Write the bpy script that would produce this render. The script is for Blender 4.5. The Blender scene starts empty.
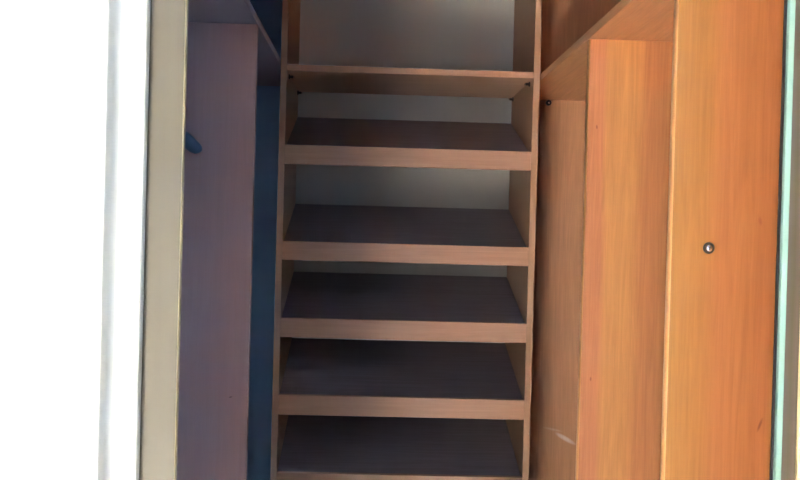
import bpy, bmesh, math
from mathutils import Vector, Matrix

# ---------------------------------------------------------------- camera, world, light, exposure
scene = bpy.context.scene
C = scene.collection
EYE = 1.5
FOCAL_PX = 1020.0
YAW, PITCH, ROLL = (math.radians(v) for v in (1.618, -0.573, 1.540))

cam_data = bpy.data.cameras.new('camera')
cam_data.sensor_width = 36.0
cam_data.lens = 36.0 * FOCAL_PX / 800.0
cam_data.clip_start = 0.02
cam = bpy.data.objects.new('camera', cam_data)
C.objects.link(cam)
fwd = Vector((math.sin(YAW) * math.cos(PITCH), math.cos(YAW) * math.cos(PITCH), math.sin(PITCH)))
right = Vector((math.cos(YAW), -math.sin(YAW), 0))
up = right.cross(fwd)
r2 = right * math.cos(ROLL) + up * math.sin(ROLL)
u2 = -right * math.sin(ROLL) + up * math.cos(ROLL)
cam.matrix_world = Matrix(((r2.x, u2.x, -fwd.x, 0), (r2.y, u2.y, -fwd.y, 0), (r2.z, u2.z, -fwd.z, EYE), (0, 0, 0, 1)))
scene.camera = cam

world = bpy.data.worlds.new('sky')
scene.world = world
world.use_nodes = True
world.node_tree.nodes['Background'].inputs[0].default_value = (0.62, 0.78, 1.0, 1)
world.node_tree.nodes['Background'].inputs[1].default_value = 0.5

# daylight coming in through the window behind the camera, left of it
WIN_X0, WIN_X1, WIN_Z0, WIN_Z1, WIN_Y = -0.96, -0.42, 0.70, 2.15, -2.20
sun_data = bpy.data.lights.new('window_daylight', 'AREA')
sun_data.shape = 'RECTANGLE'
sun_data.size = WIN_X1 - WIN_X0 - 0.1
sun_data.size_y = WIN_Z1 - WIN_Z0 - 0.1
sun_data.energy = 15
sun_data.color = (0.98, 0.98, 1.0)
win_light = bpy.data.objects.new('window_daylight', sun_data)
win_light.location = ((WIN_X0 + WIN_X1) / 2, WIN_Y - 0.05, (WIN_Z0 + WIN_Z1) / 2)
win_light.rotation_euler = (math.radians(90), 0, 0)
C.objects.link(win_light)

sunlamp = bpy.data.lights.new('sun', 'SUN')
sunlamp.energy = 660
sunlamp.angle = math.radians(0.6)
sunlamp.color = (1.0, 0.98, 0.95)
sun = bpy.data.objects.new('sun', sunlamp)
sun.rotation_euler = Vector((0.06, 1.0, -1.0)).to_track_quat('-Z', 'Y').to_euler()
C.objects.link(sun)

vs = scene.view_settings
vs.view_transform = 'Standard'
vs.look = 'None'
vs.gamma = 1.0
vs.exposure = 0.32
vs.use_curve_mapping = False
scene.cycles.use_denoising = True
scene.cycles.sample_clamp_indirect = 0.0
scene.cycles.max_bounces = 10
scene.cycles.diffuse_bounces = 8


# ---------------------------------------------------------------- helpers
def lin(r, g, b):
    f = lambda c: c / 12.92 if c <= 0.04045 else ((c + 0.055) / 1.055) ** 2.4
    return (f(r / 255), f(g / 255), f(b / 255), 1)


def plain(name, col, rough=0.5, metal=0.0, bump=0.0, bscale=200, vary=0.04):
    m = bpy.data.materials.new(name)
    m.use_nodes = True
    nt = m.node_tree
    b = nt.nodes['Principled BSDF']
    b.inputs['Roughness'].default_value = rough
    b.inputs['Metallic'].default_value = metal
    tc = nt.nodes.new('ShaderNodeTexCoord')
    nz = nt.nodes.new('ShaderNodeTexNoise')
    nz.inputs['Scale'].default_value = 6
    nz.inputs['Detail'].default_value = 4
    nt.links.new(tc.outputs['Object'], nz.inputs['Vector'])
    mx = nt.nodes.new('ShaderNodeMix')
    mx.data_type = 'RGBA'
    mx.inputs[6].default_value = tuple(c * (1 - vary) for c in col[:3]) + (1,)
    mx.inputs[7].default_value = tuple(min(1, c * (1 + vary)) for c in col[:3]) + (1,)
    nt.links.new(nz.outputs['Fac'], mx.inputs[0])
    nt.links.new(mx.outputs[2], b.inputs['Base Color'])
    if bump:
        n2 = nt.nodes.new('ShaderNodeTexNoise')
        n2.inputs['Scale'].default_value = bscale
        bp = nt.nodes.new('ShaderNodeBump')
        bp.inputs['Strength'].default_value = bump
        bp.inputs['Distance'].default_value = 0.002
        nt.links.new(tc.outputs['Object'], n2.inputs['Vector'])
        nt.links.new(n2.outputs['Fac'], bp.inputs['Height'])
        nt.links.new(bp.outputs['Normal'], b.inputs['Normal'])
    return m


def veneer(name, stops, lo=0.0, hi=1.0, along='Z', across='X', rough=0.42, grain=0.16, wobble=0.10, marks=(), seed=0.0):
    """Wood veneer: colour bands running along one axis, laid out across another, with streaky grain."""
    m = bpy.data.materials.new(name)
    m.use_nodes = True
    nt = m.node_tree
    N, L = nt.nodes, nt.links
    b = N['Principled BSDF']
    b.inputs['Roughness'].default_value = rough
    tc = N.new('ShaderNodeTexCoord')
    sep = N.new('ShaderNodeSeparateXYZ')
    L.new(tc.outputs['Object'], sep.inputs[0])

    def math_node(op, a, bb=None, clamp=False):
        n = N.new('ShaderNodeMath')
        n.operation = op
        n.use_clamp = clamp
        for i, v in enumerate((a, bb)):
            if v is None:
                continue
            if hasattr(v, 'links'):
                L.new(v, n.inputs[i])
            else:
                n.inputs[i].default_value = v
        return n.outputs[0]

    def stretched(short, long_):
        mp = N.new('ShaderNodeMapping')
        mp.inputs['Scale'].default_value = [long_ if ax == along else short for ax in 'XYZ']
        mp.inputs['Location'].default_value = (seed, seed * 1.7, seed * 0.6)
        L.new(tc.outputs['Object'], mp.inputs['Vector'])
        return mp.outputs[0]

    def noise(vec, detail=4, rough_=0.55, dist=0.0):
        n = N.new('ShaderNodeTexNoise')
        n.inputs['Scale'].default_value = 1.0
        n.inputs['Detail'].default_value = detail
        n.inputs['Roughness'].default_value = rough_
        n.inputs['Distortion'].default_value = dist
        L.new(vec, n.inputs['Vector'])
        return n.outputs['Fac']

    wide = noise(stretched(14, 1.6), 3, 0.5, 0.6)
    mid = noise(stretched(60, 3.2), 4, 0.6, 1.8)
    fine = noise(stretched(420, 9), 3, 0.6)
    pos = math_node('DIVIDE', math_node('SUBTRACT', sep.outputs[across], lo), hi - lo)
    pos = math_node('ADD', pos, math_node('MULTIPLY', math_node('SUBTRACT', wide, 0.5), wobble * 2))
    ramp = N.new('ShaderNodeValToRGB')
    cr = ramp.color_ramp
    while len(cr.elements) < len(stops):
        cr.elements.new(0.5)
    for e, (p, col) in zip(cr.elements, stops):
        e.position = p
        e.color = col
    L.new(pos, ramp.inputs[0])
    g = math_node('ADD', math_node('MULTIPLY', math_node('SUBTRACT', mid, 0.5), grain * 3.2),
                  math_node('MULTIPLY', math_node('SUBTRACT', fine, 0.5), grain * 1.6))
    g = math_node('ADD', g, 1.0)
    mul = N.new('ShaderNodeMix')
    mul.data_type = 'RGBA'
    mul.blend_type = 'MULTIPLY'
    mul.inputs[0].default_value = 1.0
    L.new(ramp.outputs[0], mul.inputs[6])
    comb = N.new('ShaderNodeCombineColor')
    L.new(g, comb.inputs[0])
    L.new(math_node('POWER', g, 1.25), comb.inputs[1])
    L.new(math_node('POWER', g, 1.45), comb.inputs[2])
    L.new(comb.outputs[0], mul.inputs[7])
    col = mul.outputs[2]
    for (cx, cz, rx, rz, ang, mc, strength) in marks:       # knots and scuffs with a shape of their own
        dx = math_node('SUBTRACT', sep.outputs['X'], cx)
        dz = math_node('SUBTRACT', sep.outputs['Z'], cz)
        c, s = math.cos(ang), math.sin(ang)
        ua = math_node('DIVIDE', math_node('ADD', math_node('MULTIPLY', dx, c), math_node('MULTIPLY', dz, s)), rx)
        va = math_node('DIVIDE', math_node('SUBTRACT', math_node('MULTIPLY', dz, c), math_node('MULTIPLY', dx, s)), rz)
        d = math_node('ADD', math_node('MULTIPLY', ua, ua), math_node('MULTIPLY', va, va))
        k = math_node('SUBTRACT', 1.0, d, True)
        k = math_node('MULTIPLY', math_node('MULTIPLY', k, strength), math_node('ADD', mid, 0.45), True)
        mk = N.new('ShaderNodeMix')
        mk.data_type = 'RGBA'
        L.new(k, mk.inputs[0])
        L.new(col, mk.inputs[6])
        mk.inputs[7].default_value = mc
        col = mk.outputs[2]
    L.new(col, b.inputs['Base Color'])
    bp = N.new('ShaderNodeBump')
    bp.inputs['Strength'].default_value = 0.12
    bp.inputs['Distance'].default_value = 0.001
    L.new(fine, bp.inputs['Height'])
    L.new(bp.outputs['Normal'], b.inputs['Normal'])
    return m


def box_bm(x0, x1, y0, y1, z0, z1, bevel=0.0, seg=2, bm=None):
    own = bm is None
    if own:
        bm = bmesh.new()
    r = bmesh.ops.create_cube(bm, size=1.0)
    for v in r['verts']:
        v.co = Vector((x0 + (v.co.x + 0.5) * (x1 - x0), y0 + (v.co.y + 0.5) * (y1 - y0), z0 + (v.co.z + 0.5) * (z1 - z0)))
    if bevel:
        es = list({e for v in r['verts'] for e in v.link_edges})
        bmesh.ops.bevel(bm, geom=es, offset=bevel, segments=seg, affect='EDGES', profile=0.5)
    return bm


def prism_bm(profile, z0, z1, bm=None):
    """Extrude an (x, y) outline vertically."""
    if bm is None:
        bm = bmesh.new()
    lo = [bm.verts.new((x, y, z0)) for x, y in profile]
    hi = [bm.verts.new((x, y, z1)) for x, y in profile]
    n = len(profile)
    for i in range(n):
        j = (i + 1) % n
        bm.faces.new((lo[i], lo[j], hi[j], hi[i]))
    bm.faces.new(lo[::-1])
    bm.faces.new(hi)
    bmesh.ops.recalc_face_normals(bm, faces=bm.faces)
    return bm


def nose_bm(x, bulge, y0, y1, z0, z1, steps=12):
    """Half-round edge strip bulging towards -x."""
    m, h = (y0 + y1) / 2, (y1 - y0) / 2
    pts = [(x - bulge * math.sin(math.pi * k / steps), m - h * math.cos(math.pi * k / steps)) for k in range(steps + 1)]
    return prism_bm(pts, z0, z1)


def side_prism_bm(profile, x0, x1):
    """Extrude a (y, z) outline along x."""
    bm = bmesh.new()
    lo = [bm.verts.new((x0, y, z)) for y, z in profile]
    hi = [bm.verts.new((x1, y, z)) for y, z in profile]
    n = len(profile)
    for i in range(n):
        j = (i + 1) % n
        bm.faces.new((lo[i], lo[j], hi[j], hi[i]))
    bm.faces.new(lo[::-1])
    bm.faces.new(hi)
    bmesh.ops.recalc_face_normals(bm, faces=bm.faces)
    return bm


def lathe_bm(profile, centre, axis='Y', steps=32, bm=None):
    """Revolve (radius, height) pairs about an axis through centre."""
    if bm is None:
        bm = bmesh.new()
    rings = []
    for r, h in profile:
        ring = []
        for i in range(steps):
            a = 2 * math.pi * i / steps
            p = (r * math.cos(a), h, r * math.sin(a)) if axis == 'Y' else (h, r * math.cos(a), r * math.sin(a))
            ring.append(bm.verts.new(Vector(centre) + Vector(p)))
        rings.append(ring)
    for a, b in zip(rings, rings[1:]):
        for i in range(steps):
            j = (i + 1) % steps
            bm.faces.new((a[i], a[j], b[j], b[i]))
    bm.faces.new(rings[0])
    bm.faces.new(rings[-1])
    bmesh.ops.recalc_face_normals(bm, faces=bm.faces)
    return bm


def tube_bm(pts, radii, steps=14):
    bm = bmesh.new()
    rings = []
    for i, p in enumerate(pts):
        p = Vector(p)
        t = (Vector(pts[min(i + 1, len(pts) - 1)]) - Vector(pts[max(i - 1, 0)])).normalized()
        s = t.cross(Vector((0, 1, 0.01))).normalized()
        w = t.cross(s)
        rings.append([bm.verts.new(p + (s * math.cos(2 * math.pi * k / steps) + w * math.sin(2 * math.pi * k / steps)) * radii[i]) for k in range(steps)])
    for a, b in zip(rings, rings[1:]):
        for i in range(steps):
            j = (i + 1) % steps
            bm.faces.new((a[i], a[j], b[j], b[i]))
    bm.faces.new(rings[0])
    bm.faces.new(rings[-1])
    bmesh.ops.recalc_face_normals(bm, faces=bm.faces)
    return bm


def obj(name, bm, mat, parent=None, smooth=False, label=None):
    me = bpy.data.meshes.new(name)
    bm.to_mesh(me)
    bm.free()
    if smooth:
        for p in me.polygons:
            p.use_smooth = True
    me.materials.append(mat)
    o = bpy.data.objects.new(name, me)
    C.objects.link(o)
    if parent is not None:
        o.parent = parent
        o.matrix_parent_inverse = Matrix.Translation(-parent.location)
    if label:
        o['label'] = label
    return o


def thing(name, loc, label, cat):
    o = bpy.data.objects.new(name, None)
    o.location = loc
    o.empty_display_size = 0.1
    o['label'] = label
    o['category'] = cat
    C.objects.link(o)
    return o


def struct(name, bm, mat, label, cat='wall'):
    o = obj(name, bm, mat)
    o['kind'] = 'structure'
    o['label'] = label
    o['category'] = cat
    return o


# ---------------------------------------------------------------- materials
WHITE = plain('white_paint', (0.86, 0.87, 0.86, 1), 0.4, bump=0.05)
TRIM = plain('pale_trim_paint', (0.60, 0.60, 0.53, 1), 0.4, bump=0.05)
ROOM = plain('room_wall_paint', (0.34, 0.43, 0.57, 1), 0.85, bump=0.1)
CEIL = plain('ceiling_paint', (0.52, 0.62, 0.78, 1), 0.9)
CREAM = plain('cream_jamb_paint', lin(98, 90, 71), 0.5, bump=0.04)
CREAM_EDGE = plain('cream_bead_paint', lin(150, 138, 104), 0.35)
CLOSET = plain('closet_plaster', lin(96, 98, 106), 0.9, bump=0.1)
FLOORM = veneer('laminate_floor', [(0, lin(205, 198, 190)), (0.5, lin(214, 206, 198)), (1, lin(200, 194, 186))], -2, 2, along='Y', across='X', rough=0.5, grain=0.06)

O1, O2, O3, O4 = lin(226, 152, 78), lin(212, 132, 76), lin(216, 140, 88), lin(202, 124, 76)
WOOD_A = veneer('orange_alder_wide', [(0.0, lin(171, 116, 53)), (0.28, lin(169, 110, 52)), (0.45, lin(174, 107, 57)), (0.72, lin(170, 104, 55)), (0.88, lin(172, 104, 57)), (0.94, lin(175, 119, 58))],
                0.404, 0.566, marks=[(0.529, 1.525, 0.003, 0.007, 0.2, lin(150, 80, 50), 0.8), (0.537, 1.247, 0.0025, 0.012, -0.35, lin(120, 62, 36), 0.8)], seed=2.3)
WOOD_B = veneer('orange_alder_narrow', [(0.0, lin(200, 129, 83)), (0.2, lin(201, 129, 84)), (0.26, lin(207, 144, 83)), (0.55, lin(207, 144, 83)), (0.72, lin(194, 127, 77)), (1.0, lin(188, 125, 77))],
                0.404, 0.560, marks=[(0.422, 1.705, 0.002, 0.005, 0.1, lin(150, 80, 50), 0.9), (0.424, 1.226, 0.002, 0.005, 0, lin(150, 80, 50), 0.9)], seed=5.1)
WOOD_C = veneer('alder_end_panel', [(0, lin(209, 150, 106)), (0.5, lin(214, 154, 108)), (1, lin(207, 146, 102))], 0.40, 0.95, grain=0.13,
                marks=[(0.556, 0.930, 0.036, 0.0075, -0.50, lin(255, 244, 230), 0.62), (0.52, 0.955, 0.03, 0.004, -0.2, lin(240, 215, 190), 0.35)], seed=8.8)
WOOD_SHELF = veneer('alder_shelf', [(0, lin(209, 144, 98)), (0.5, lin(213, 148, 101)), (1, lin(202, 138, 96))], 0.40, 0.95, along='Y', across='X', seed=3.7)
EDGE = plain('light_edge_banding', lin(240, 178, 112), 0.28)
TOWER_V = veneer('tower_wood_upright', [(0, lin(184, 139, 106)), (0.5, lin(191, 145, 109)), (1, lin(184, 141, 106))], -0.3, 0.45, along='Z', across='X', seed=1.1, grain=0.10)
TOWER_H = veneer('tower_wood_rail', [(0, lin(184, 135, 104)), (0.35, lin(193, 145, 109)), (0.7, lin(186, 137, 104)), (1, lin(191, 144, 108))], 0, 2.2, along='X', across='Z', seed=4.2, grain=0.12)
TOWER_DARK = veneer('dark_shoe_shelf', [(0, lin(125, 116, 122)), (1, lin(135, 123, 127))], 0, 1, along='X', across='Y', rough=0.6, seed=6.0)
BACKP = plain('greyed_fibreboard', lin(184, 177, 165), 0.7, bump=0.08)
LEFT_V = veneer('left_laminate_flare_cast', [(0, lin(161, 146, 156)), (0.45, lin(171, 146, 149)), (0.8, lin(184, 146, 141)), (1, lin(190, 148, 140))], -0.37, -0.23, seed=7.4, grain=0.05,  # cool cast of flare and shade painted into the wood, stronger to the left
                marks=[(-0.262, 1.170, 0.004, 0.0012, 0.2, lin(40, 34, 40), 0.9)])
LEFT_D = plain('left_end_blue_haze', lin(165, 200, 235), 0.7)  # blue flare haze over the dark gap, put into the panel colour
LEFT_S = plain('left_shelf_blue_cast', lin(156, 154, 170), 0.7)  # bluish flare and shade put into the shelf colour
STEEL = plain('polished_steel', (0.80, 0.84, 0.88, 1), 0.18, 1.0)
GUN = plain('dark_bronze_metal', (0.10, 0.09, 0.075, 1), 0.4, 0.8)
HOOKM = plain('dark_blue_plastic', lin(84, 116, 156), 0.35)
BLACK = plain('black_rubber', (0.012, 0.011, 0.010, 1), 0.6)
AQUA = plain('frosted_glass_edge', lin(150, 184, 162), 0.2)
OLIVE = veneer('olive_bronze_stile', [(0, lin(94, 81, 65)), (0.4, lin(87, 77, 49)), (0.75, lin(100, 82, 65)), (1, lin(87, 78, 49))], 0.4985, 0.5145, wobble=0.04, grain=0.05, rough=0.4)
CREAMP = plain('cream_door_panel', lin(246, 218, 160), 0.4)
DARKPIN = plain('dark_brown_plastic', lin(44, 34, 32), 0.5)

# ---------------------------------------------------------------- the room and the closet shell
TOP = 2.50
struct('floor', box_bm(-3.0, 2.2, -2.40, 2.95, -0.10, 0.0), FLOORM, 'pale laminate floor of the closet and room', 'floor')
struct('ceiling', box_bm(-3.0, 2.2, -2.40, 2.95, TOP, TOP + 0.1), CEIL, 'pale ceiling above closet and room', 'ceiling')
struct('wall_back', box_bm(-0.90, 1.06, 2.852, 2.95, 0.0, TOP), CLOSET, 'grey plaster wall behind the shoe tower', 'wall')
struct('wall_left', box_bm(-0.90, -0.80, 1.19, 2.852, 0.0, TOP), CLOSET, 'closet side wall behind the dim left wardrobe unit', 'wall')
struct('wall_right', box_bm(0.98, 1.06, 1.19, 2.852, 0.0, TOP), CLOSET, 'closet side wall behind the orange wardrobe unit', 'wall')
OPEN_L, OPEN_R, HEAD = -0.2385, 0.66, 2.16
bm = box_bm(-3.0, OPEN_L, 1.02, 1.19, 0, TOP)
box_bm(OPEN_R, 2.2, 1.02, 1.19, 0, TOP, bm=bm)
box_bm(OPEN_L, OPEN_R, 1.02, 1.19, HEAD, TOP, bm=bm)
struct('wall_front', bm, WHITE, 'white wall around the closet doorway', 'wall')
bm = box_bm(-3.0, WIN_X0, WIN_Y - 0.2, WIN_Y, 0, TOP)
box_bm(WIN_X1, 2.2, WIN_Y - 0.2, WIN_Y, 0, TOP, bm=bm)
box_bm(WIN_X0, WIN_X1, WIN_Y - 0.2, WIN_Y, WIN_Z1, TOP, bm=bm)
box_bm(WIN_X0, WIN_X1, WIN_Y - 0.2, WIN_Y, 0, WIN_Z0, bm=bm)
struct('wall_window', bm, ROOM, 'pale room wall with a window, opposite the closet', 'wall')
struct('wall_room_left', box_bm(-3.1, -3.0, -2.40, 1.19, 0, TOP), ROOM, 'pale wall on the left side of the room', 'wall')
struct('wall_room_right', box_bm(2.2, 2.3, -2.40, 1.19, 0, TOP), ROOM, 'pale wall on the right side of the room', 'wall')

win = thing('window_1', ((WIN_X0 + WIN_X1) / 2, WIN_Y - 0.1, WIN_Z0), 'white-framed window lighting the closet from across the room', 'window')
win['kind'] = 'structure'
wy0, wy1 = WIN_Y - 0.12, WIN_Y - 0.06
for nm, b in (('frame_post', (WIN_X0, WIN_X0 + 0.05, WIN_Z0, WIN_Z1)), ('frame_post', (WIN_X1 - 0.05, WIN_X1, WIN_Z0, WIN_Z1)),
              ('frame_post', ((WIN_X0 + WIN_X1) / 2 - 0.03, (WIN_X0 + WIN_X1) / 2 + 0.03, WIN_Z0 + 0.05, WIN_Z1 - 0.05)),
              ('frame_rail', (WIN_X0 + 0.05, WIN_X1 - 0.05, WIN_Z0, WIN_Z0 + 0.05)), ('frame_rail', (WIN_X0 + 0.05, WIN_X1 - 0.05, WIN_Z1 - 0.05, WIN_Z1))):
    obj(nm, box_bm(b[0], b[1], wy0, wy1, b[2], b[3], 0.004), WHITE, win)

# door casing: thick outer board, a cove, a thin inner strip; beside it the cream jamb lining
cove = [(-0.2535 + 0.0165 * (1 - math.cos(t)), 0.9920 + 0.0115 * math.sin(t)) for t in [math.pi / 2 * k / 8 for k in range(9)]]
profile = [(-0.43, 1.0195), (-0.43, 0.975), (-0.428, 0.973), (-0.2555, 0.973), (-0.2537, 0.9745)] + cove + [(-0.2262, 1.0035), (-0.2245, 1.0050), (-0.2245, 1.0195)]
struct('trim_1', prism_bm(profile, 0.0, 2.2), TRIM, 'white moulded door casing with a vertical groove, left edge of picture', 'trim')
jamb = thing('trim_2', (-0.228, 1.1, 0), 'cream door jamb lining between the white casing and the dim closet', 'trim')
jamb['kind'] = 'structure'
obj('jamb_board', box_bm(-0.2385, -0.2245, 1.0285, 1.1895, 0.0, 2.155), CREAM, jamb)
obj('stop_strip', box_bm(-0.2385, -0.1902, 1.0200, 1.0285, 0.0, 2.155, 0.0006), CREAM, jamb)
obj('edge_bead', box_bm(-0.1902, -0.1886, 1.0190, 1.0285, 0.0, 2.155, 0.0008), CREAM_EDGE, jamb, label='pale bead along the inner edge of the jamb')

# sliding door leaf pushed to the right: black seal, glass edge, bronze stile, cream panel
door = thing('door_1', (0.73, 1.216, 0.0), 'sliding closet door with pale green glass edge at the right of the picture', 'door')
door['kind'] = 'structure'
obj('seal', box_bm(0.4860, 0.4888, 1.2065, 1.210, 0.012, 2.25), BLACK, door, label='black rubber seal on the door edge')
obj('glass_edge', box_bm(0.4888, 0.4962, 1.1995, 1.212, 0.012, 2.25, 0.0012), AQUA, door, label='pale green glass strip')
obj('stile', box_bm(0.4962, 0.5145, 1.203, 1.212, 0.012, 2.25, 0.001), OLIVE, door, label='olive bronze door stile')
obj('panel', box_bm(0.5145, 0.97, 1.198, 1.212, 0.012, 2.25, 0.0015), CREAMP, door, label='cream door panel')
obj('bottom_rail', box_bm(0.4860, 0.97, 1.203, 1.212, 0.0, 0.012), GUN, door)

# ---------------------------------------------------------------- the shoe tower
Y0, YB = 2.450, 2.830
XLo, XLi, XRi, XRo = -0.2273, -0.2120, 0.3801, 0.3958
tower = thing('shoe_cabinet', ((XLo + XRo) / 2, 2.64, 0.0), 'tall open wooden shoe cabinet with slanted dark shelves at the end of the closet', 'cabinet')
obj('side_panel', box_bm(XLo, XLi, Y0, YB, 0.0, 2.44, 0.0012), TOWER_V, tower)
obj('side_panel', box_bm(XRi, XRo, Y0, YB, 0.0, 2.44, 0.0012), TOWER_V, tower)
obj('back_panel', box_bm(XLo + 0.002, XRo - 0.002, YB, YB + 0.005, 0.02, 2.44), BACKP, tower, label='greyish fibreboard back panel')
obj('top_board', box_bm(XLi, XRi, Y0, YB, 2.424, 2.44), TOWER_H, tower)
obj('plinth', box_bm(XLi, XRi, Y0 + 0.02, Y0 + 0.036, 0.0, 0.09), TOWER_H, tower)
obj('shelf', box_bm(XLi, XRi, Y0 + 0.001, YB, 1.5 + 0.3735, 1.5 + 0.3885, 0.0010), TOWER_H, tower, label='flat wooden shelf above the slanted ones')
rows = [(0.1969, 0.046, 0.107), (-0.0338, 0.0457, 0.098), (-0.2185, 0.0465, 0.095), (-0.4034, 0.0477, 0.095),
        (-0.5911, 0.047, 0.095), (-0.779, 0.047, 0.095), (-0.966, 0.047, 0.095), (-1.153, 0.047, 0.095), (-1.34, 0.047, 0.06)]
for ztop, h, rise in rows:
    z = EYE + ztop
    prof = [(Y0 + 0.018, z - 0.020), (Y0 + 0.018, z - 0.004), (YB, z + rise), (YB, z + rise - 0.016)]
    s = obj('shoe_shelf', side_prism_bm(prof, XLi, XRi), TOWER_DARK, tower, label='dark slanted shoe shelf')
    obj('front_rail', box_bm(XLi, XRi, Y0, Y0 + 0.018, z - h, z, 0.0012), TOWER_H, s, label='light wooden front rail')
for side, x, d in (('l', XLi, 1), ('r', XRi, -1)):
    for y in (2.503, 2.795):
        pin = obj('shelf_pin', lathe_bm([(0.006, 0), (0.0062, 0.003 * d), (0.0035, 0.0035 * d), (0.0035, 0.010 * d), (0.0025, 0.011 * d)], (x, y, 1.8665), 'X', 16), DARKPIN, tower, True)
        obj('pin_cap', lathe_bm([(0.0028, 0), (0.0030, 0.002 * d), (0.0016, 0.003 * d)], (x + 0.0112 * d, y, 1.8665), 'X', 12), STEEL, pin, True)

# ---------------------------------------------------------------- the orange wardrobe unit on the right
UX0, UX1 = 0.4000, 0.955
unit = thing('wardrobe_unit', (0.68, 2.1, 0.0), 'orange wood wardrobe unit with tall panels and a small lock, right side of closet', 'wardrobe')
a = obj('upright_panel', box_bm(0.4085, UX1, 1.3755, 1.393, 0.0, 2.44, 0.0015), WOOD_A, unit, label='wide bright orange end panel with a round lock')
obj('edge_band', nose_bm(0.4085, 0.0032, 1.3755, 1.393, 0.0, 2.44), EDGE, a, True)
b = obj('upright_panel', box_bm(0.4055, UX1, 1.926, 1.943, 0.0, 1.8715, 0.0015), WOOD_B, unit, label='narrower-looking orange divider under the shelf')
obj('edge_band', nose_bm(0.4055, 0.0032, 1.926, 1.943, 0.0, 1.8712), EDGE, b, True)
obj('end_panel', box_bm(UX0, UX1, 2.8255, 2.842, 0.0, 2.44, 0.001), WOOD_C, unit, label='shaded brown panel beside the shoe cabinet')
obj('side_board', box_bm(UX1, UX1 + 0.012, 1.3755, 2.842, 0.0, 2.44), WOOD_C, unit)
sh = obj('shelf', box_bm(0.4015, UX1, 1.3935, 2.8255, 1.8715, 1.8885, 0.0008), WOOD_SHELF, unit, label='long shelf running along the upper wall')
obj('top_board', box_bm(UX0, UX1, 1.393, 2.8255, 2.424, 2.44), WOOD_SHELF, unit)
LK = (0.4590, 1.3755, EYE - 0.0136)
lock = obj('lock', lathe_bm([(0.0078, 0), (0.0080, -0.0015), (0.0074, -0.0030), (0.0058, -0.0036), (0.0052, -0.0024), (0.0048, -0.0024)], LK, 'Y', 36), GUN, a, True, label='small round metal lock')
obj('lock_barrel', lathe_bm([(0.0048, -0.0020), (0.0048, -0.0046), (0.0042, -0.0056), (0.0020, -0.0060)], LK, 'Y', 28), STEEL, lock, True, label='bright steel barrel')
obj('keyhole', box_bm(LK[0] - 0.0006, LK[0] + 0.0006, LK[1] - 0.0062, LK[1] - 0.0050, LK[2] - 0.0020, LK[2] + 0.0020), BLACK, lock)
br = obj('shelf_bracket', lathe_bm([(0.0075, 0), (0.0075, -0.010), (0.0055, -0.013)], (0.4815, 2.8255, 1.8630), 'Y', 18), DARKPIN, unit, True, label='dark plastic shelf bracket')
obj('bracket_screw', lathe_bm([(0.0030, -0.0125), (0.0030, -0.0145), (0.0018, -0.0152)], (0.4815, 2.8255, 1.8620), 'Y', 14), STEEL, br, True)

# ---------------------------------------------------------------- the dim wardrobe unit on the left
lu = thing('wardrobe_unit', (-0.51, 2.1, 0.0), 'dim wardrobe unit, mauve flare cast painted into its colours, with a dark hook, left side of closet', 'wardrobe')
LX0, LX1 = -0.775, -0.2285
d = obj('upright_panel', box_bm(LX0, LX1, 1.965, 1.982, 0.0, 1.8865, 0.0018), LEFT_V, lu, label='divider panel with a mauve flare cast in its colour')
obj('shelf', box_bm(LX0, LX1, 1.215, 2.8255, 1.8865, 1.9025, 0.0008), LEFT_S, lu, label='dim shelf over the divider, bluish cast in its colour')
obj('end_panel', box_bm(LX0, LX1, 2.8255, 2.842, 0.0, 2.44, 0.001), LEFT_D, lu, label='panel in the gap beside the shoe cabinet, blue flare haze in its colour')
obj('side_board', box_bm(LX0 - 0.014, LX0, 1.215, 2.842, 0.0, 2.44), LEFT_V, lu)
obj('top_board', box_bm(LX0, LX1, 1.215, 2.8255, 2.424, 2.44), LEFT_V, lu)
hx, hy, hz = -0.3715, 1.965, EYE + 0.1525
hk = obj('hook', box_bm(hx - 0.018, hx + 0.006, hy - 0.005, hy, hz - 0.030, hz + 0.032, 0.003, 3), HOOKM, d, True, label='dark blue coat hook')
pts = [(hx, hy - 0.003, hz + 0.012), (hx + 0.012, hy - 0.016, hz + 0.010), (hx + 0.022, hy - 0.024, hz + 0.002), (hx + 0.032, hy - 0.028, hz - 0.006),
       (hx + 0.040, hy - 0.030, hz - 0.0105), (hx + 0.0445, hy - 0.030, hz - 0.0125), (hx + 0.047, hy - 0.030, hz - 0.0145)]
obj('peg', tube_bm(pts, [0.012, 0.0135, 0.0135, 0.0125, 0.0105, 0.0072, 0.0020], 18), HOOKM, hk, True)
